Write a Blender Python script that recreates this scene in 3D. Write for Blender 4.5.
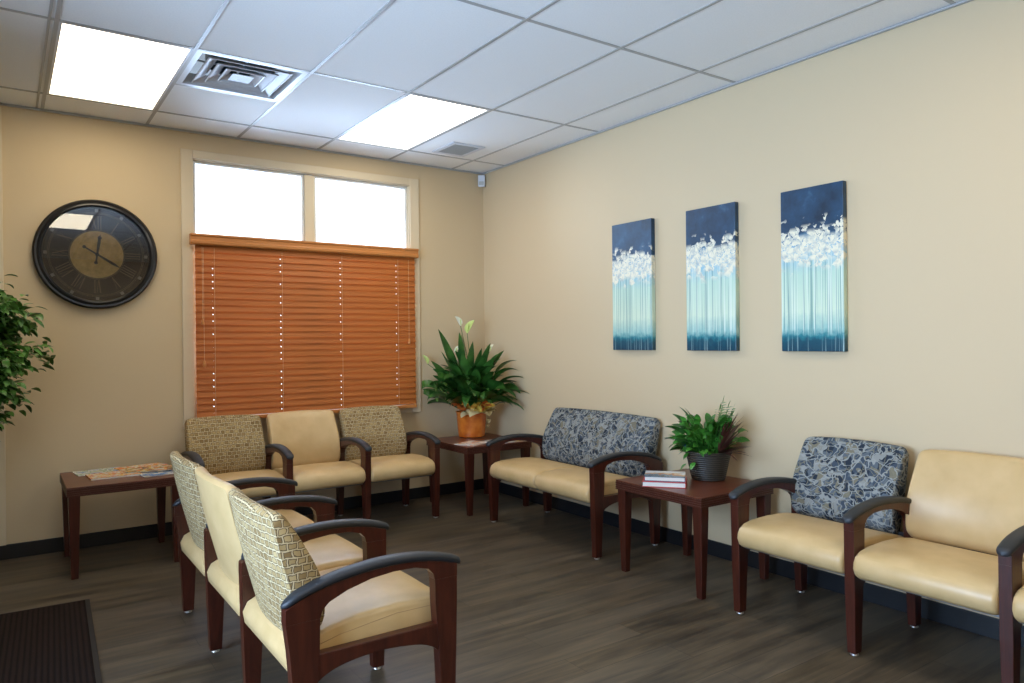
import bpy, bmesh, math, random
from mathutils import Vector, Matrix
PI = math.pi
random.seed(7)
S = bpy.context.scene
COL = S.collection
for o in list(bpy.data.objects): bpy.data.objects.remove(o)

# ------------------------------------------------------------------ camera
H = 2.869
cam = bpy.data.cameras.new('camera'); co = bpy.data.objects.new('camera', cam); COL.objects.link(co)
cam.sensor_width = 36; cam.sensor_fit = 'HORIZONTAL'; cam.lens = 728.64 / 1024 * 36
r_ = Vector((0.81979651, -0.57256587, -0.01009948)); u_ = Vector((0.00917983, -0.00449443, 0.99994776)); f_ = Vector((0.57258136, 0.8198464, -0.00157154))
M = Matrix((r_, u_, -f_)).transposed().to_4x4(); M.translation = Vector((-3.5978, -5.5864, 1.34567)); co.matrix_world = M
cam.clip_start = .02
S.camera = co

# ------------------------------------------------------------------ world, daylight, exposure
S.view_settings.view_transform = 'Standard'; S.view_settings.look = 'None'; S.view_settings.gamma = 1
S.view_settings.use_curve_mapping = False; S.view_settings.exposure = 0.33
W = bpy.data.worlds.new('overcast_sky'); S.world = W; W.use_nodes = True
W.node_tree.nodes['Background'].inputs[0].default_value = (0.80, 0.90, 1.0, 1)
W.node_tree.nodes['Background'].inputs[1].default_value = 2.6
FIX = 5.4          # brightness of the ceiling panels
def sky_area(name, loc, rot, sx, sy, power):
    l = bpy.data.lights.new(name, 'AREA'); l.shape = 'RECTANGLE'; l.size = sx; l.size_y = sy; l.energy = power; l.color = (.44, .66, 1)
    o = bpy.data.objects.new(name, l); o.location = loc; o.rotation_euler = rot; COL.objects.link(o); return o
sky_area('daylight_side_window', (-5.30, -3.6, 1.45), (0, -PI/2, 0), 2.0, 2.4, 245)
sky_area('daylight_back_window', (-1.6, .35, 2.0), (-PI/2, 0, 0), 1.8, 1.9, 110)

# ------------------------------------------------------------------ material helpers
class NT:
    def __init__(s, name, rough=.5, col=None, spec=.5, metal=0, bump=None, coat=0):
        s.m = bpy.data.materials.new(name); s.m.use_nodes = True; s.t = s.m.node_tree; s.n = s.t.nodes; s.l = s.t.links
        s.b = s.n['Principled BSDF']; s.set('Roughness', rough); s.set('Specular IOR Level', spec); s.set('Metallic', metal); s.set('Coat Weight', coat)
        if col is not None: s.set('Base Color', (*col, 1) if len(col) == 3 else col)
    def set(s, k, v):
        if hasattr(v, 'is_linked'): s.l.new(v, s.b.inputs[k])
        else: s.b.inputs[k].default_value = v
    def node(s, ty, ins=None, **kw):
        n = s.n.new(ty)
        for k, v in kw.items(): setattr(n, k, v)
        for k, v in (ins or {}).items():
            if hasattr(v, 'is_linked'): s.l.new(v, n.inputs[k])
            else: n.inputs[k].default_value = v
        return n
    def co(s, kind='Object', scale=(1, 1, 1), loc=(0, 0, 0), rot=(0, 0, 0)):
        tc = s.node('ShaderNodeTexCoord')
        return s.node('ShaderNodeMapping', {'Vector': tc.outputs[kind], 'Scale': scale, 'Location': loc, 'Rotation': rot}).outputs[0]
    def noise(s, vec, scale, detail=3, rough=.5, dist=0): 
        return s.node('ShaderNodeTexNoise', {'Vector': vec, 'Scale': scale, 'Detail': detail, 'Roughness': rough, 'Distortion': dist})
    def ramp(s, fac, stops, interp='LINEAR'):
        n = s.node('ShaderNodeValToRGB', {'Fac': fac}); n.color_ramp.interpolation = interp
        e = n.color_ramp.elements
        while len(e) < len(stops): e.new(.5)
        for i, (p, c) in enumerate(stops):
            e[i].position = p; e[i].color = (*c, 1) if len(c) == 3 else c
        return n.outputs[0]
    def mix(s, fac, a, b, mode='MIX'):
        n = s.node('ShaderNodeMix', data_type='RGBA', blend_type=mode)
        for i, v in ((0, fac), (6, a), (7, b)):
            if hasattr(v, 'is_linked'): s.l.new(v, n.inputs[i])
            elif i: n.inputs[i].default_value = (*v, 1) if len(v) == 3 else v
            else: n.inputs[i].default_value = v
        return n.outputs[2]
    def math(s, op, a, b=0, c=0):
        n = s.node('ShaderNodeMath', operation=op)
        for i, v in enumerate((a, b, c)):
            if hasattr(v, 'is_linked'): s.l.new(v, n.inputs[i])
            else: n.inputs[i].default_value = v
        return n.outputs[0]
    def bump(s, h, strength=.2, dist=.002):
        n = s.node('ShaderNodeBump', {'Height': h, 'Strength': strength, 'Distance': dist}); s.l.new(n.outputs[0], s.b.inputs['Normal'])
    def xyz(s, v): return s.node('ShaderNodeSeparateXYZ', {'Vector': v}).outputs

def plain(name, col, rough=.5, **k): return NT(name, rough, col, **k).m
MAT = {}
t = NT('wall_paint', .62, (.61, .475, .295), spec=.35); t.bump(t.noise(t.co(), 160, 2).outputs[0], .12, .0015); MAT['wall'] = t.m
MAT['trim'] = plain('trim_paint', (.66, .55, .38), .4)
MAT['vinyl_white'] = plain('window_vinyl', (.78, .78, .76), .35)
t = NT('ceiling_tile', .85, (.66, .66, .65), spec=.2); v = t.co()
n1 = t.noise(v, 130, 3, .7).outputs[0]; t.set('Base Color', t.ramp(n1, [(.3, (.86, .87, .86)), (.62, (.92, .93, .92))])); t.bump(n1, .35, .003); MAT['tile'] = t.m
MAT['grid'] = plain('ceiling_grid_metal', (.40, .40, .39), .35)
MAT['base'] = plain('black_vinyl_base', (.012, .013, .015), .35)
# floor planks, running along x
t = NT('plank_floor', .42, spec=.45); v = t.co()
br = t.node('ShaderNodeTexBrick', {'Vector': v, 'Color1': (.0, .0, .0, 1), 'Color2': (1, 1, 1, 1), 'Mortar': (.5, .5, .5, 1), 'Scale': 1, 'Mortar Size': .0012, 'Brick Width': 1.22, 'Row Height': .152, 'Mortar Smooth': .2}, offset=.37)
w = t.co(scale=(1.6, 26, 1)); w2 = t.node('ShaderNodeVectorMath', {0: w, 1: br.outputs[0]}, operation='ADD').outputs[0]
g1 = t.noise(w2, 1.6, 6, .65, .6).outputs[0]
g2 = t.noise(t.co(scale=(.9, 7, 1)), 1.8, 3, .5, .4).outputs[0]
c = t.ramp(g1, [(.38, (.016, .011, .007)), (.5, (.058, .044, .029)), (.68, (.150, .110, .064))])
c = t.mix(.55, c, t.ramp(g2, [(.36, (.018, .013, .009)), (.64, (.125, .090, .052))]))
c = t.mix(t.math('MULTIPLY', t.xyz(br.outputs[0])[0], .22), c, (.18, .15, .115))
c = t.mix(br.outputs[1], c, (.03, .024, .018)); t.set('Base Color', c); t.set('Roughness', t.math('MULTIPLY_ADD', g1, .2, .32)); t.bump(g1, .12, .001); MAT['floor'] = t.m
# vinyl upholstery
t = NT('tan_vinyl', .38, spec=.5); v = t.co('UV'); n1 = t.noise(v, 9, 3).outputs[0]
t.set('Base Color', t.ramp(n1, [(.3, (.53, .355, .155)), (.7, (.61, .42, .20))])); t.bump(t.noise(v, 420, 2).outputs[0], .15, .001); MAT['vinyl'] = t.m
MAT['seam'] = plain('seam_thread', (.40, .26, .12), .7)
# basket-square fabric
t = NT('basket_square_fabric', .8, spec=.2); v = t.co('UV'); nz = t.noise(v, 55, 1).outputs[1]
v2 = t.node('ShaderNodeVectorMath', {0: v, 1: t.node('ShaderNodeVectorMath', {0: nz, 1: (.5, .5, .5)}, operation='SUBTRACT').outputs[0]}, operation='ADD')
sc = t.node('ShaderNodeVectorMath', {0: nz, 'Scale': .012}, operation='SCALE').outputs[0]
v2 = t.node('ShaderNodeVectorMath', {0: v, 1: sc}, operation='ADD').outputs[0]
br = t.node('ShaderNodeTexBrick', {'Vector': v2, 'Color1': (0, 0, 0, 1), 'Color2': (1, 1, 1, 1), 'Mortar': (.5, .5, .5, 1), 'Scale': 1, 'Mortar Size': .0052, 'Brick Width': .030, 'Row Height': .0245, 'Mortar Smooth': .15}, offset=.5)
br2 = t.node('ShaderNodeTexBrick', {'Vector': v2, 'Color1': (0, 0, 0, 1), 'Color2': (1, 1, 1, 1), 'Mortar': (.5, .5, .5, 1), 'Scale': 1, 'Mortar Size': .0019, 'Brick Width': .030, 'Row Height': .0245, 'Mortar Smooth': .05}, offset=.5)
blk = t.ramp(t.xyz(br.outputs[0])[0], [(0, (.22, .135, .052)), (.45, (.32, .215, .09)), (1, (.45, .325, .15))])
c = t.mix(br.outputs[1], blk, (.14, .095, .045)); c = t.mix(br2.outputs[1], c, (.56, .445, .26))
t.set('Base Color', c); t.bump(t.noise(v, 500, 2).outputs[0], .3, .001); MAT['squares'] = t.m
# blue leafy fabric
t = NT('blue_leaf_fabric', .8, spec=.2); v = t.co('UV'); nz = t.noise(v, 14, 2).outputs[1]
sc = t.node('ShaderNodeVectorMath', {0: nz, 'Scale': .10}, operation='SCALE').outputs[0]; v2 = t.node('ShaderNodeVectorMath', {0: v, 1: sc}, operation='ADD').outputs[0]
vo = t.node('ShaderNodeTexVoronoi', {'Vector': v2, 'Scale': 34.})
vm = t.node('ShaderNodeMapping', {'Vector': v2, 'Rotation': (0, 0, .8), 'Scale': (1, 1.7, 1)}).outputs[0]
vb = t.node('ShaderNodeTexVoronoi', {'Vector': vm, 'Scale': 17.}, feature='DISTANCE_TO_EDGE')
vc = t.node('ShaderNodeTexVoronoi', {'Vector': v2, 'Scale': 24.}, feature='DISTANCE_TO_EDGE')
c = t.ramp(t.xyz(vo.outputs['Color'])[0], [(0, (.018, .027, .042)), (.27, (.045, .063, .088)), (.5, (.095, .115, .135)), (.72, (.17, .15, .105)), (.84, (.24, .245, .23))], 'CONSTANT')
c = t.mix(t.ramp(vc.outputs[0], [(.0, (.8, .8, .8)), (.025, (.7, .7, .7)), (.045, (0, 0, 0))]), c, (.20, .18, .125))
c = t.mix(t.ramp(vb.outputs[0], [(.0, (.9, .9, .9)), (.04, (.8, .8, .8)), (.06, (0, 0, 0))]), c, (.29, .30, .28))
t.set('Base Color', c); t.bump(t.noise(v, 500, 2).outputs[0], .3, .001); MAT['leafy'] = t.m
# wood
def wood(name, a, b, rough=.28, sc=(30, 30, 3)):
    t = NT(name, rough, spec=.5); n1 = t.noise(t.co(scale=sc), 1, 5, .6, 1.2).outputs[0]
    t.set('Base Color', t.ramp(n1, [(.3, a), (.7, b)])); return t.m
MAT['wood'] = wood('mahogany_frame', (.034, .0070, .004), (.075, .0165, .008))
MAT['top'] = wood('mahogany_laminate', (.085, .021, .010), (.150, .042, .020), .3, (3, 30, 30))
MAT['edge'] = wood('table_edge_band', (.05, .013, .008), (.085, .024, .013), .35, (3, 30, 30))
MAT['cap'] = plain('black_urethane', (.015, .017, .021), .5)
MAT['steel'] = plain('bracket_steel', (.30, .31, .33), .35, metal=.8)
MAT['dark_steel'] = plain('dark_bracket_steel', (.02, .02, .022), .45)
MAT['glide'] = plain('glide_nickel', (.6, .6, .58), .3, metal=.9)
MAT['blind'] = wood('blind_wood', (.36, .094, .010), (.46, .135, .017), .6, (2, 40, 60))
MAT['valance'] = wood('valance_wood', (.46, .165, .04), (.58, .23, .06), .32, (2, 40, 60))
MAT['cord'] = plain('blind_cord', (.62, .42, .24), .8)
t = NT('window_glass', 0.0); t.n.remove(t.b)
tr = t.node('ShaderNodeBsdfTransparent'); gl = t.node('ShaderNodeBsdfGlossy', {'Roughness': .0}); fr = t.node('ShaderNodeFresnel', {'IOR': 1.45})
mx = t.node('ShaderNodeMixShader', {0: fr.outputs[0], 1: tr.outputs[0], 2: gl.outputs[0]}); t.l.new(mx.outputs[0], t.n['Material Output'].inputs[0]); MAT['glass'] = t.m
t = NT('light_diffuser', .5, (.9, .9, .88)); t.set('Emission Color', (1, .87, .64, 1)); t.set('Emission Strength', FIX); MAT['lamp'] = t.m
MAT['white'] = plain('white_enamel', (.66, .69, .74), .3)
MAT['grille'] = plain('grille_grey', (.42, .43, .42), .45)
MAT['duct'] = plain('duct_dark', (.06, .075, .09), .5)

# ------------------------------------------------------------------ mesh helpers
def box_uv(me):
    uv = me.uv_layers.new(name='UVMap').data
    vs = me.vertices
    for p in me.polygons:
        n = p.normal; a = max(range(3), key=lambda i: abs(n[i])); 
        for li, vi in zip(p.loop_indices, p.vertices):
            c = vs[vi].co; uv[li].uv = ((c.y, c.z), (c.x, c.z), (c.x, c.y))[a]
def obj(name, bm, mat, parent=None, smooth=None, bevel=0, seg=2, recalc=True):
    if recalc: bmesh.ops.recalc_face_normals(bm, faces=bm.faces)
    me = bpy.data.meshes.new(name); bm.to_mesh(me); bm.free()
    for m in (mat if isinstance(mat, (list, tuple)) else [mat]): me.materials.append(MAT[m] if isinstance(m, str) else m)
    box_uv(me)
    if smooth is not None:
        me.polygons.foreach_set('use_smooth', [True]*len(me.polygons))
        if smooth: me.set_sharp_from_angle(angle=math.radians(smooth))
    o = bpy.data.objects.new(name, me); COL.objects.link(o)
    if parent: o.parent = parent
    if bevel:
        b = o.modifiers.new('bevel', 'BEVEL'); b.width = bevel; b.segments = seg; b.limit_method = 'ANGLE'; b.angle_limit = math.radians(40)
    return o
def thing(name, label, cat, loc=(0, 0, 0), rz=0, group=None):
    o = bpy.data.objects.new(name, None); o.empty_display_size = .1; COL.objects.link(o); o.location = loc; o.rotation_euler = (0, 0, rz)
    return tag(o, label, cat, group)
def tag(o, label, cat, group=None):
    o['label'] = label; o['category'] = cat
    if group: o['group'] = group
    return o
def struct(o, label=None, cat=None):
    o['kind'] = 'structure'
    if label: o['label'] = label
    if cat: o['category'] = cat
    return o
def box(bm, x0, x1, y0, y1, z0, z1, mi=0):
    vs = [bm.verts.new((x, y, z)) for z in (z0, z1) for x, y in ((x0, y0), (x1, y0), (x1, y1), (x0, y1))]
    for f in ((3, 2, 1, 0), (4, 5, 6, 7), (0, 1, 5, 4), (1, 2, 6, 5), (2, 3, 7, 6), (3, 0, 4, 7)):
        bm.faces.new([vs[i] for i in f]).material_index = mi
    return vs
def bx(*a):
    bm = bmesh.new(); box(bm, *a); return bm
def loft(bm, secs, cap=True, closed=True, mi=0):
    rows = [[bm.verts.new(p) for p in s] for s in secs]; n = len(rows[0])
    for a, b in zip(rows, rows[1:]):
        for i in range(n if closed else n - 1):
            j = (i + 1) % n
            f = bm.faces.new((a[i], a[j], b[j], b[i])); f.material_index = mi
    if cap: 
        for r in (rows[0][::-1], rows[-1]): bm.faces.new(r).material_index = mi
    return rows
def lathe(bm, prof, n=24, c=(0, 0, 0), axis='z', cap=True, mi=0, wob=None):
    secs = []
    for r, z in prof:
        s = []
        for i in range(n):
            a = 2*PI*i/n; rr = r*(wob(a, z) if wob else 1)
            p = (rr*math.cos(a), rr*math.sin(a), z) if axis == 'z' else (rr*math.cos(a), z, rr*math.sin(a))
            s.append((p[0]+c[0], p[1]+c[1], p[2]+c[2]))
        secs.append(s)
    return loft(bm, secs, cap, True, mi)
def tube(bm, pts, r, n=6, mi=0):
    pts = [Vector(p) for p in pts]; secs = []
    rs = r if isinstance(r, (list, tuple)) else [r]*len(pts)
    for i, p in enumerate(pts):
        d = (pts[min(i+1, len(pts)-1)] - pts[max(i-1, 0)]).normalized()
        a = d.orthogonal().normalized() if i == 0 else (a - d*a.dot(d)).normalized()
        b = d.cross(a)
        secs.append([p + (a*math.cos(2*PI*k/n) + b*math.sin(2*PI*k/n))*rs[i] for k in range(n)])
    loft(bm, secs, True, True, mi)
def prism_x(bm, pts, x0, x1):          # polygon in (y, z) extruded along x
    a = [bm.verts.new((x0, y, z)) for y, z in pts]; b = [bm.verts.new((x1, y, z)) for y, z in pts]
    bm.faces.new(a); bm.faces.new(b[::-1]); n = len(pts)
    for i in range(n): bm.faces.new((a[i], b[i], b[(i+1) % n], a[(i+1) % n]))
def catmull(pts, k=5):
    P = [Vector(p) for p in pts]; P = [2*P[0]-P[1]] + P + [2*P[-1]-P[-2]]; out = []
    for i in range(1, len(P)-2):
        for j in range(k):
            t = j/k; a, b, c, d = P[i-1:i+3]
            out.append(.5*((2*b) + (c-a)*t + (2*a-5*b+4*c-d)*t*t + (3*b-a-3*c+d)*t**3))
    out.append(P[-2]); return out

# ------------------------------------------------------------------ room shell
XL, YF = -5.0, -8.6
wz0, wz1, wx0, wx1 = .795, 2.672, -2.475, -.75
struct(obj('floor', bx(XL-.15, .15, YF-.15, .15, -.05, 0), 'floor'))
bm = bmesh.new()
box(bm, XL-.15, wx0, 0, .15, 0, H+.1); box(bm, wx1, .15, 0, .15, 0, H+.1); box(bm, wx0, wx1, 0, .15, 0, wz0); box(bm, wx0, wx1, 0, .15, wz1, H+.1)
struct(obj('wall_back', bm, 'wall'))
struct(obj('wall_right', bx(0, .15, YF-.15, 0, 0, H+.1), 'wall'))
struct(obj('wall_front', bx(XL-.15, .15, YF-.15, YF, 0, H+.1), 'wall'))
ly0, ly1, lz0, lz1 = -4.8, -2.4, .45, 2.45
bm = bmesh.new()
box(bm, XL-.15, XL, YF, ly0, 0, H+.1); box(bm, XL-.15, XL, ly1, 0, 0, H+.1); box(bm, XL-.15, XL, ly0, ly1, 0, lz0); box(bm, XL-.15, XL, ly0, ly1, lz1, H+.1)
struct(obj('wall_left', bm, 'wall'))
struct(obj('baseboard_back', bx(XL, -.0, -.010, 0, 0, .094), 'base', bevel=.003))
struct(obj('baseboard_right', bx(-.010, 0, YF, -.010, 0, .094), 'base', bevel=.003))
struct(obj('baseboard_left', bx(XL, XL+.01, YF, -.01, 0, .094), 'base', bevel=.003))
struct(obj('baseboard_front', bx(XL+.01, -.01, YF, YF+.01, 0, .094), 'base', bevel=.003))
struct(obj('trim_1', bx(-3.72, -3.592, -.024, 0, .094, H-.03), 'trim', bevel=.003))
# ceiling: 2x4 ft lay-in tiles on a metal grid
T = .6096; TX = [-.3298 - i*T for i in range(-1, 12)]; TY = [-.3583 - j*2*T for j in range(-1, 8)]
def fx(i): return -.3298 - i*T          # grid line i
def fy(j): return -.3583 - j*2*T
FIXT = [(1, 0), (4, 0), (1, 3), (4, 3), (1, 5), (6, 5)]
def hole(i, j, k):
    if (i, j) in FIXT: return True
    return (i, j) == (3, 0) and k == 1
bm = bmesh.new()
for i in range(-1, 8):
    for j in range(-1, 7):
        for k in (0, 1):                       # two square halves of every panel
            if hole(i, j, k): continue
            x1, x0 = min(fx(i), 0), max(fx(i+1), XL); ya, yb = fy(j) - k*T, fy(j) - (k+1)*T; y1, y0 = min(ya, 0), max(yb, YF)
            if x1 <= x0 or y1 <= y0: continue
            if (i, j, k) == (0, 0, 0):          # small square hole for the exhaust grille
                gx0, gx1, gy0, gy1 = -.735, -.50, -.745, -.46
                box(bm, x0, gx0, y0, y1, H, H+.015); box(bm, gx1, x1, y0, y1, H, H+.015); box(bm, gx0, gx1, y0, gy0, H, H+.015); box(bm, gx0, gx1, gy1, y1, H, H+.015); continue
            box(bm, x0, x1, y0, y1, H, H+.015)
ceil = struct(obj('ceiling', bm, 'tile'))
bm = bmesh.new(); g = .0095
for i in range(0, 8): box(bm, fx(i)-g, fx(i)+g, YF, 0, H-.004, H+.02)
for j in range(0, 7): box(bm, XL, 0, fy(j)-g, fy(j)+g, H-.0035, H+.02)
for i in [3]: box(bm, fx(i+1), fx(i), fy(0)-T-g, fy(0)-T+g, H-.0035, H+.02)
box(bm, fx(5)-.036, fx(5)-.024, YF, 0, H-.004, H+.001)
obj('ceiling_grid', bm, 'grid', ceil)
struct(obj('trim_2', bx(XL, 0, -.018, 0, H-.014, H-.003), 'grid')); struct(obj('trim_3', bx(-.018, 0, YF, -.018, H-.014, H-.003), 'grid'))
bm = bx(XL-.15, .15, YF-.15, .15, H+.42, H+.46); struct(obj('ceiling_deck', bm, 'duct')); bpy.data.objects['ceiling_deck'].name = 'ceiling.001'
# ceiling light panels
LBL = {(4, 0): 'glowing ceiling light panel beside the air diffuser, above the wall clock', (1, 0): 'glowing ceiling light panel above the right half of the window'}
for (i, j) in FIXT:
    x1, x0, y1, y0 = fx(i)-g, fx(i+1)+g, fy(j)-g, fy(j+1)+g
    r = thing('ceiling_light', LBL.get((i, j), 'glowing ceiling light panel behind the viewpoint, outside the photo'), 'ceiling light', ((x0+x1)/2, (y0+y1)/2, H), 0, 'recessed ceiling light panels')
    hx, hy = (x1-x0)/2, (y1-y0)/2; bm = bmesh.new(); q = .014
    for a in ((-hx, hx, -hy, -hy+q), (-hx, hx, hy-q, hy), (-hx, -hx+q, -hy+q, hy-q), (hx-q, hx, -hy+q, hy-q)): box(bm, *a, -.004, .07)
    obj('frame', bm, 'white', r); obj('diffuser', bx(-hx+q, hx-q, -hy+q, hy-q, .0, .006), 'lamp', r)
# supply air diffuser: nested louvre rings under a dark duct
x1, x0, y1, y0 = fx(3)-g, fx(4)+g, fy(0)-T-g, fy(1)+g
r = thing('air_diffuser', 'square white metal air vent with nested louvres in the ceiling beside a light panel', 'air vent', ((x0+x1)/2, (y0+y1)/2, H)); h = (x1-x0)/2
def ring(bm, ho, zo, hi, zi, th=.0035):
    o4 = [(-ho, -ho), (ho, -ho), (ho, ho), (-ho, ho)]; i4 = [(-hi, -hi), (hi, -hi), (hi, hi), (-hi, hi)]
    A = [bm.verts.new((x, y, zo)) for x, y in o4]; B = [bm.verts.new((x, y, zi)) for x, y in i4]; C = [bm.verts.new((x, y, zo+th)) for x, y in o4]; D = [bm.verts.new((x, y, zi+th)) for x, y in i4]
    for k in range(4):
        l = (k+1) % 4
        for q in ((A[k], A[l], B[l], B[k]), (C[k], D[k], D[l], C[l]), (A[k], C[k], C[l], A[l]), (B[k], B[l], D[l], D[k])): bm.faces.new(q)
bm = bmesh.new(); ring(bm, h, -.003, h-.03, -.003); ring(bm, h-.03, -.003, h-.05, .055); obj('frame', bm, 'white', r)
for a, b in ((.225, .160), (.165, .105), (.108, .055)):
    bm = bmesh.new(); ring(bm, a, -.004, b, .028); ring(bm, a, -.004, a-.008, -.006); obj('louvre', bm, 'white', r)
bm = bmesh.new(); ring(bm, .058, -.006, .0, -.004); obj('centre_plate', bm, 'grille', r)
bm = bmesh.new(); lathe(bm, [(.19, .06), (.19, .30)], 32, cap=False); box(bm, -.26, .26, -.26, .26, .30, .305); obj('duct_neck', bm, 'duct', r)
bm = bmesh.new(); box(bm, -.24, .24, -.004, .004, .046, .055); box(bm, -.004, .004, -.24, .24, .046, .055); obj('brace', bm, 'white', r)
# exhaust grille
r = thing('exhaust_grille', 'small square grey exhaust grille in the ceiling near the room corner', 'air vent', (-.6175, -.6025, H)); bm = bmesh.new()
for a in ((-.145, .145, -.17, -.135), (-.145, .145, .135, .17), (-.145, -.11, -.135, .135), (.11, .145, -.135, .135)): box(bm, *a, -.008, 0)
obj('frame', bm, 'white', r); bm = bmesh.new()
for k in range(22): box(bm, -.11, .11, -.133+k*.0125, -.127+k*.0125, -.006, .004)
obj('grate', bm, 'grille', r); obj('damper', bx(-.115, .115, -.14, .14, .03, .04), 'duct', r)
# ------------------------------------------------------------------ window with casing
wr = bpy.data.objects.new('window_1', None); COL.objects.link(wr); wr.location = (0, 0, 0); struct(wr)
bm = bmesh.new(); cw = .078
box(bm, wx0-cw, wx0, -.012, 0, wz0-.055, wz1+.06); box(bm, wx1, wx1+cw+.008, -.016, 0, wz0-.055, wz1+.06); box(bm, wx0, wx1, -.016, 0, wz1, wz1+.06); box(bm, wx0, wx1, -.016, 0, wz0-.055, wz0)
obj('casing', bm, 'trim', wr, bevel=.004)
bm = bmesh.new(); box(bm, wx0-.0, wx0+.006, 0, .13, wz0, wz1); box(bm, wx1-.006, wx1, 0, .13, wz0, wz1); box(bm, wx0+.006, wx1-.006, 0, .13, wz1-.006, wz1); box(bm, wx0+.006, wx1-.006, -.012, .13, wz0, wz0+.012)
obj('jamb', bm, 'trim', wr)
obj('mullion', bx(-1.652, -1.575, .015, .13, wz0+.012, wz1-.012), 'trim', wr, bevel=.003)
for a, b in ((wx0+.006, -1.652), (-1.575, wx1-.006)):
    bm = bmesh.new(); f = .020; z0, z1 = wz0+.012, wz1-.006
    box(bm, a, a+f,   .03, .08, z0, z1); box(bm, b-f, b,   .03, .08, z0, z1); box(bm, a+f, b-f, .03, .08, z1-f, z1); box(bm, a+f, b-f, .03, .08, z0, z0+f)
    s = obj('sash', bm, 'vinyl_white', wr, bevel=.004); obj('pane', bx(a+f, b-f, .052, .056, z0+f, z1-f), 'glass', s)
wl = bpy.data.objects.new('window_2', None); COL.objects.link(wl); struct(wl)
bm = bmesh.new()
for k in range(4):
    y = ly0 + k*(ly1-ly0)/3; yy = min(max(y, ly0+.03), ly1-.03); box(bm, XL-.10, XL-.03, yy-.03, yy+.03, lz0, lz1)
box(bm, XL-.10, XL-.03, ly0, ly1, lz0, lz0+.05); box(bm, XL-.10, XL-.03, ly0, ly1, lz1-.05, lz1); obj('window_frame', bm, 'vinyl_white', wl)
obj('pane', bx(XL-.07, XL-.066, ly0, ly1, lz0, lz1), 'glass', wl)

# ------------------------------------------------------------------ wooden blind
bl = thing('wooden_blind', 'closed orange-brown wooden slat blind covering the lower part of the window', 'blind', (-1.600, -.045, .790)); hw = .872
bm = bmesh.new(); prof = [(-.028, 1.235), (-.036, 1.245), (-.036, 1.262), (-.030, 1.268), (-.030, 1.292), (-.037, 1.298), (-.037, 1.312), (.02, 1.312), (.02, 1.235)]
prism_x(bm, [(y, z+.025) for y, z in prof], -hw-.035, hw+.022); obj('valance', bm, 'valance', bl, bevel=.002)
cords = [-.755, -.267, .209, .698]; bm = bmesh.new(); ns = 26; pit = 1.245/(ns+.3); br_ = random.Random(2)
for i in range(ns):
    zc = .024 + pit*(i+.6); dz, dy = .0250, .0068+br_.uniform(-.0012, .0012)
    def strip(xa, xb, s0, s1):
        vs = []
        for off in (-.0014, .0014):
            for s in (s0, s1):
                for x in (xa, xb): vs.append(bm.verts.new((x, dy*s+off, zc+dz*s)))
        for f in ((0, 1, 3, 2), (4, 6, 7, 5), (0, 4, 5, 1), (2, 3, 7, 6), (0, 2, 6, 4), (1, 5, 7, 3)): bm.faces.new([vs[k] for k in f])
    strip(-hw, hw, .20, 1); strip(-hw, hw, -1, -.12)
    xs = [-hw] + [q for c_ in cords for q in ((c_-.0036, c_+.0036) if br_.random() < .72 else (c_-.0004, c_+.0004))] + [hw]
    for k in range(0, len(xs), 2): strip(xs[k], xs[k+1], -.12, .20)
obj('slats', bm, 'blind', bl)
obj('bottom_rail', bx(-hw, hw, -.018, .016, -.005, .022), 'valance', bl, bevel=.004)
for c_ in cords:
    bm = bmesh.new()
    for y in (-.0165, .0155): tube(bm, [(c_+.009, y, .01), (c_+.009, y, 1.24)], .0012, 5)
    obj('ladder_cord', bm, 'cord', bl)
for x, z, zt in ((-.83, .69, 1.24), (-.822, .39, 1.24), (.80, .535, 1.24)):
    bm = bmesh.new(); tube(bm, [(x, -.026, z), (x, -.026, zt)], .0013, 5); c1 = obj('pull_cord', bm, 'cord', bl)
    bm = bmesh.new(); lathe(bm, [(.003, z+.045), (.008, z+.035), (.012, z+.012), (.011, z), (.004, z-.004)], 12, (x, -.029, 0)); obj('tassel', bm, 'valance', c1, smooth=40)

# ------------------------------------------------------------------ wall clock
ck = thing('wall_clock', 'large round black wall clock with gold centre disc beside the window', 'clock', (-3.078, -.004, 1.946)); R0 = .364
MAT['clock_black'] = plain('clock_black', (.012, .012, .014), .28)
t = NT('clock_dial', .5, spec=.3); v = t.co(); n1 = t.noise(v, 9, 4, .6).outputs[0]; t.set('Base Color', t.ramp(n1, [(.35, (.022, .021, .021)), (.7, (.05, .043, .038))])); MAT['dial'] = t.m
t = NT('clock_gold', .5); n1 = t.noise(t.co(), 22, 4, .7).outputs[0]; t.set('Base Color', t.ramp(n1, [(.3, (.55, .33, .08)), (.6, (.80, .54, .18)), (.8, (.85, .64, .28))])); MAT['gold'] = t.m
MAT['numeral'] = plain('clock_numeral', (.24, .17, .11), .5); MAT['marker'] = plain('clock_marker', (.36, .33, .27), .5)
bm = bmesh.new(); prof = [(R0-.055, -.010), (R0-.050, -.040), (R0-.040, -.052), (R0-.030, -.050), (R0-.024, -.044), (R0-.012, -.046), (R0-.002, -.036), (R0, -.020), (R0-.006, 0), (R0-.055, 0)]
lathe(bm, prof + prof[:1], 72, axis='y', cap=False); obj('rim', bm, 'clock_black', ck, smooth=35)
bm = bmesh.new(); lathe(bm, [(R0-.05, -.002), (R0-.05, -.012)], 64, axis='y'); dl = obj('dial', bm, 'dial', ck)
bm = bmesh.new(); lathe(bm, [(.157, -.012), (.157, -.0145)], 64, axis='y'); obj('centre_disc', bm, 'gold', ck)
def annulus(bm, r0, r1, y, n=64):
    for k in range(n):
        a, b = 2*PI*k/n, 2*PI*(k+1)/n
        bm.faces.new([bm.verts.new((r*math.cos(q), y, r*math.sin(q))) for r, q in ((r0, a), (r1, a), (r1, b), (r0, b))])
bm = bmesh.new()
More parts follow.
